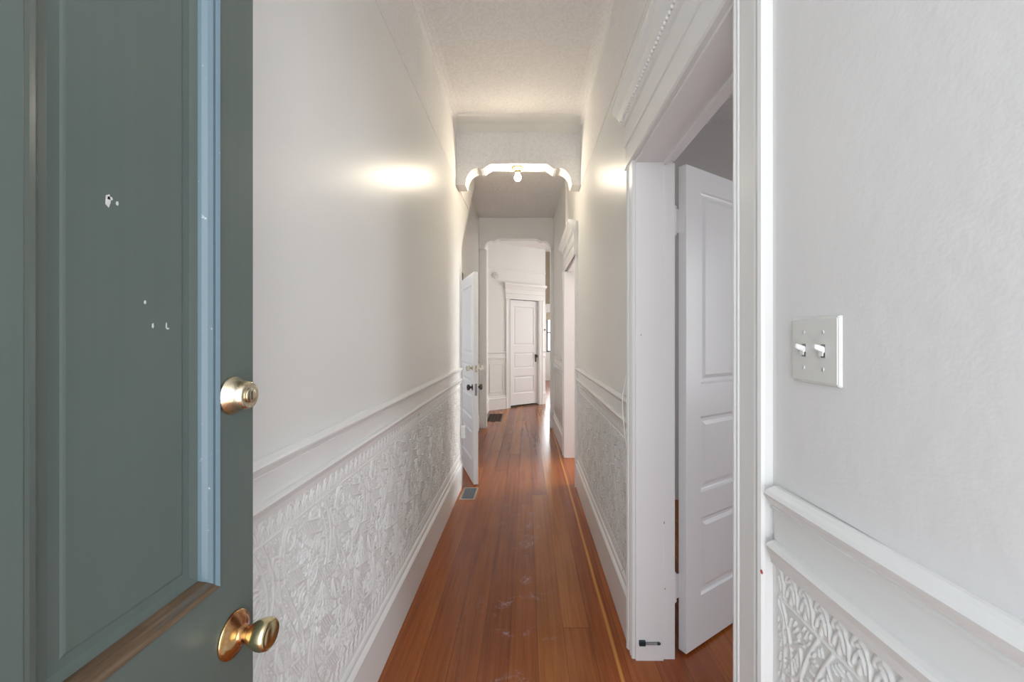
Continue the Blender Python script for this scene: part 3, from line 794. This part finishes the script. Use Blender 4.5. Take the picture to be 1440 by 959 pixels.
# ------------------------------------------------------------------ light switch plate
sy, sz = .686, 1.398
sw = empty('light_switch', (XR-.003, sy, sz)); tag(sw, 'ivory double toggle light switch plate on the right wall', 'light switch')
bm = bmesh.new(); bmesh.ops.create_cube(bm, size=1)
for v in bm.verts:
    v.co = (v.co.x*.006-.003, v.co.y*.116, v.co.z*.114)
    if v.co.x < -.004: v.co.y *= .93; v.co.z *= .93
bmesh.ops.bevel(bm, geom=bm.edges[:], offset=.0015, segments=2, affect='EDGES')
m = MB(); m.bm(bm); m.build('plate', M['plastic'], sw)
for yy in (-.023, .023):
    m = MB(); m.box(-.0064, -.0058, yy-.0046, yy+.0046, -.0115, .0105); so = m.build('toggle_slot', M['iron'], sw)
    bm = bmesh.new(); bmesh.ops.create_cube(bm, size=1)
    for v in bm.verts:
        k = .78 if v.co.x < 0 else 1
        v.co = (v.co.x*.018-.009, v.co.y*.0092*k, v.co.z*.0105*k+(.0062 if v.co.x < 0 else -.001))
    bmesh.ops.bevel(bm, geom=bm.edges[:], offset=.0012, segments=2, affect='EDGES')
    m = MB(); m.bm(bm); m.box(-.0072, -.0055, -.0045, .0045, -.0095, .002, .0005)
    m.build('toggle', M['whiteplastic'], sw, T(-.003, yy, .001))
    for zz in (-.030, .030):
        m = MB(); m.lathe([(.0032, 0), (.0030, .0008), (.0015, .0012)], T(-.006, yy, zz) @ AX((-1, 0, 0)), 14)
        sc = m.build('screw', M['plastic'], sw)
        m = MB(); m.box(-.00745, -.0071, yy-.0006, yy+.0006, zz-.0026, zz+.0026); m.build('screw_slot', M['iron'], sc)

# ------------------------------------------------------------------ cable by the near doorway
pts = [(.470, 1.910, 1.42), (.468, 1.909, 1.30), (.455, 1.918, 1.20), (.446, 1.925, 1.14), (.448, 1.922, 1.05), (.455, 1.912, .96), (.466, 1.909, .85), (.468, 1.909, .62), (.468, 1.912, .50), (.467, 1.935, .40), (.465, 1.975, .32), (.463, 2.02, .275)]
def smooth(pts, k=6):
    P = [Vector(p) for p in pts]; out = []
    for i in range(len(P)-1):
        a, b, c_, d_ = P[max(i-1, 0)], P[i], P[i+1], P[min(i+2, len(P)-1)]
        for j in range(k):
            t = j/k; out.append(.5*((2*b)+(c_-a)*t+(2*a-5*b+4*c_-d_)*t*t+(3*b-a-3*c_+d_)*t**3))
    return out+[P[-1]]
m = MB().tube(smooth(pts), .0024, 8); tag(m.build('cable', M['cable']), 'thin white cable hanging beside the near right door casing', 'cable')

# ------------------------------------------------------------------ spring door stop on the jamb
zS = 1.42-(903-474)/580*1.808
ds = empty('door_stop', (.50, D1[1]-.012, zS)); tag(ds, 'small black and silver spring door stop low on the white jamb', 'door stop')
m = MB(); m.box(-.010, .018, -.012, 0, -.0105, .0105, .002); m.build('base', M['black'], ds)
sp = [(.018+.052*i/120, -.006+.0050*math.cos(2*PI*i/10), .0050*math.sin(2*PI*i/10)-.002) for i in range(121)]
m = MB().tube(sp, .0013, 6); m.build('spring', M['iron'], ds)
m = MB(); m.lathe([(.0058, 0), (.0062, .003), (.0058, .010), (.003, .014)], T(.070, -.006, -.002) @ AX((1, 0, 0)), 14); m.build('rubber_tip', M['black'], ds)

# ------------------------------------------------------------------ floor registers
def register(x0, x1, y0, y1, fm, gm, label, slats, border):
    e = empty('floor_register', ((x0+x1)/2, (y0+y1)/2, 0)); tag(e, label, 'floor register')
    w, l = (x1-x0)/2, (y1-y0)/2; b = border
    m = MB()
    for bx in ((-w, w, -l, -l+b), (-w, w, l-b, l), (-w, -w+b, -l+b, l-b), (w-b, w, -l+b, l-b)): m.box(*bx, 0, .005, .0012)
    m.build('frame', fm, e)
    m = MB(); m.box(-w+b, w-b, -l+b, l-b, 0, .0012)
    n = slats
    for i in range(n):
        y = -l+b+(i+.5)*(2*l-2*b)/n; m.box(-w+b, w-b, y-.003, y+.003, .0012, .004)
    for i in range(1, 4):
        x = -w+b+i*(2*w-2*b)/4; m.box(x-.0015, x+.0015, -l+b, l-b, .0012, .0044)
    m.build('grille', gm, e)
register(-.592, -.455, 3.595, 3.885, M['registerframe'], M['grille'], 'small grey slatted floor register with tan frame near the ajar door', 20, .017)
register(-.70, -.435, 6.93, 7.62, M['registerbrown'], M['registerbrown'], 'larger dark brown floor register at the far end of the hall', 34, .02)

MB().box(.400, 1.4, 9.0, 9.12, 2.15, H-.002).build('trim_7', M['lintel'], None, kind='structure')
# ------------------------------------------------------------------ small wall things at the far end
def onE(u, z, out=0.0): return (P0.x+dirE.x*u+nE.x*out, P0.y+dirE.y*u+nE.y*out, z)
sd = empty('smoke_detector', onE(.205, 2.62), angE); tag(sd, 'round white smoke detector high on the end wall', 'smoke detector')
m = MB(); m.lathe([(.062, 0), (.062, .018), (.056, .026), (.040, .030), (.038, .026), (.030, .026), (.028, .031), (.001, .033)], AX((0, -1, 0)), 32); m.build('housing', M['plastic'], sd)
m = MB(); m.lathe([(.010, .030), (.009, .036), (.001, .037)], AX((0, -1, 0)), 16); m.build('test_button', M['plastic'], sd)
th = empty('thermostat', onE(LE-.052, 1.57), angE); tag(th, 'small white thermostat with dark dial right of the end door', 'thermostat')
m = MB(); m.box(-.048, .048, -.014, 0, -.062, .062, .003); m.build('plate', M['whiteplastic'], th)
m = MB(); m.box(-.030, .034, -.017, -.012, -.036, .040, .002); m.build('face', M['plastic'], th)
m = MB(); m.lathe([(.017, 0), (.016, .006), (.001, .008)], T(.022, -.016, .004) @ AX((0, -1, 0)), 20); m.build('dial', M['dark'], th)
ob = empty('outlet_box', (XL+.004, YE-.045, .52)); tag(ob, 'small white box low on the end of the left wall', 'outlet')
m = MB(); m.box(.008, .046, -.036, .036, -.055, .055, .004); m.build('cover', M['whiteplastic'], ob)
m = MB(); m.box(.046, .0475, -.012, .012, -.036, -.010, .0005); m.box(.046, .0475, -.012, .012, .010, .036, .0005); m.build('socket_face', M['plastic'], ob)

# ------------------------------------------------------------------ windows
def window(name, x0, x1, z0, z1, axis, pos, label, mat, blind=False):
    e = empty(name); tag(e, label, 'window', kind='structure')
    f = MB(); g = MB(); w = .045
    def B(mm, a0, a1, z0_, z1_, d0, d1, b=.0):
        if axis == 'Y': mm.box(a0, a1, pos+d0, pos+d1, z0_, z1_, b)
        else: mm.box(pos+d0, pos+d1, a0, a1, z0_, z1_, b)
    for a in ((x0, x0+w, z0, z1), (x1-w, x1, z0, z1), (x0, x1, z0, z0+w), (x0, x1, z1-w, z1), (x0, x1, (z0+z1)/2-.02, (z0+z1)/2+.02)): B(f, *a, .02, .07, .003)
    f.build('window_frame', mat, e)
    B(g, x0+w, x1-w, z0+w, z1-w, .042, .047); g.build('pane', M['glass'], e)
    if blind:
        b = MB(); B(b, x0+.01, x1-.01, z1-.22, z1+.03, -.03, -.01, .003)
        b.build('blind', M['blind'], e)
    return e
window('window_1', .64, 1.04, .93, 2.2, 'Y', 13.5, 'bright far window with dark frame past the end of the hall', M['frame_dark'], True)
window('window_2', .5, 1.9, .8, 2.4, 'X', 3.6, 'unseen window of the near side room', M['trim'])
window('window_3', 4.7, 6.1, .8, 2.4, 'X', 3.6, 'unseen window of the second side room', M['trim'])
window('window_4', 7.6, 10.4, .7, 2.4, 'X', 4.1, 'side window of the far room', M['trim'])
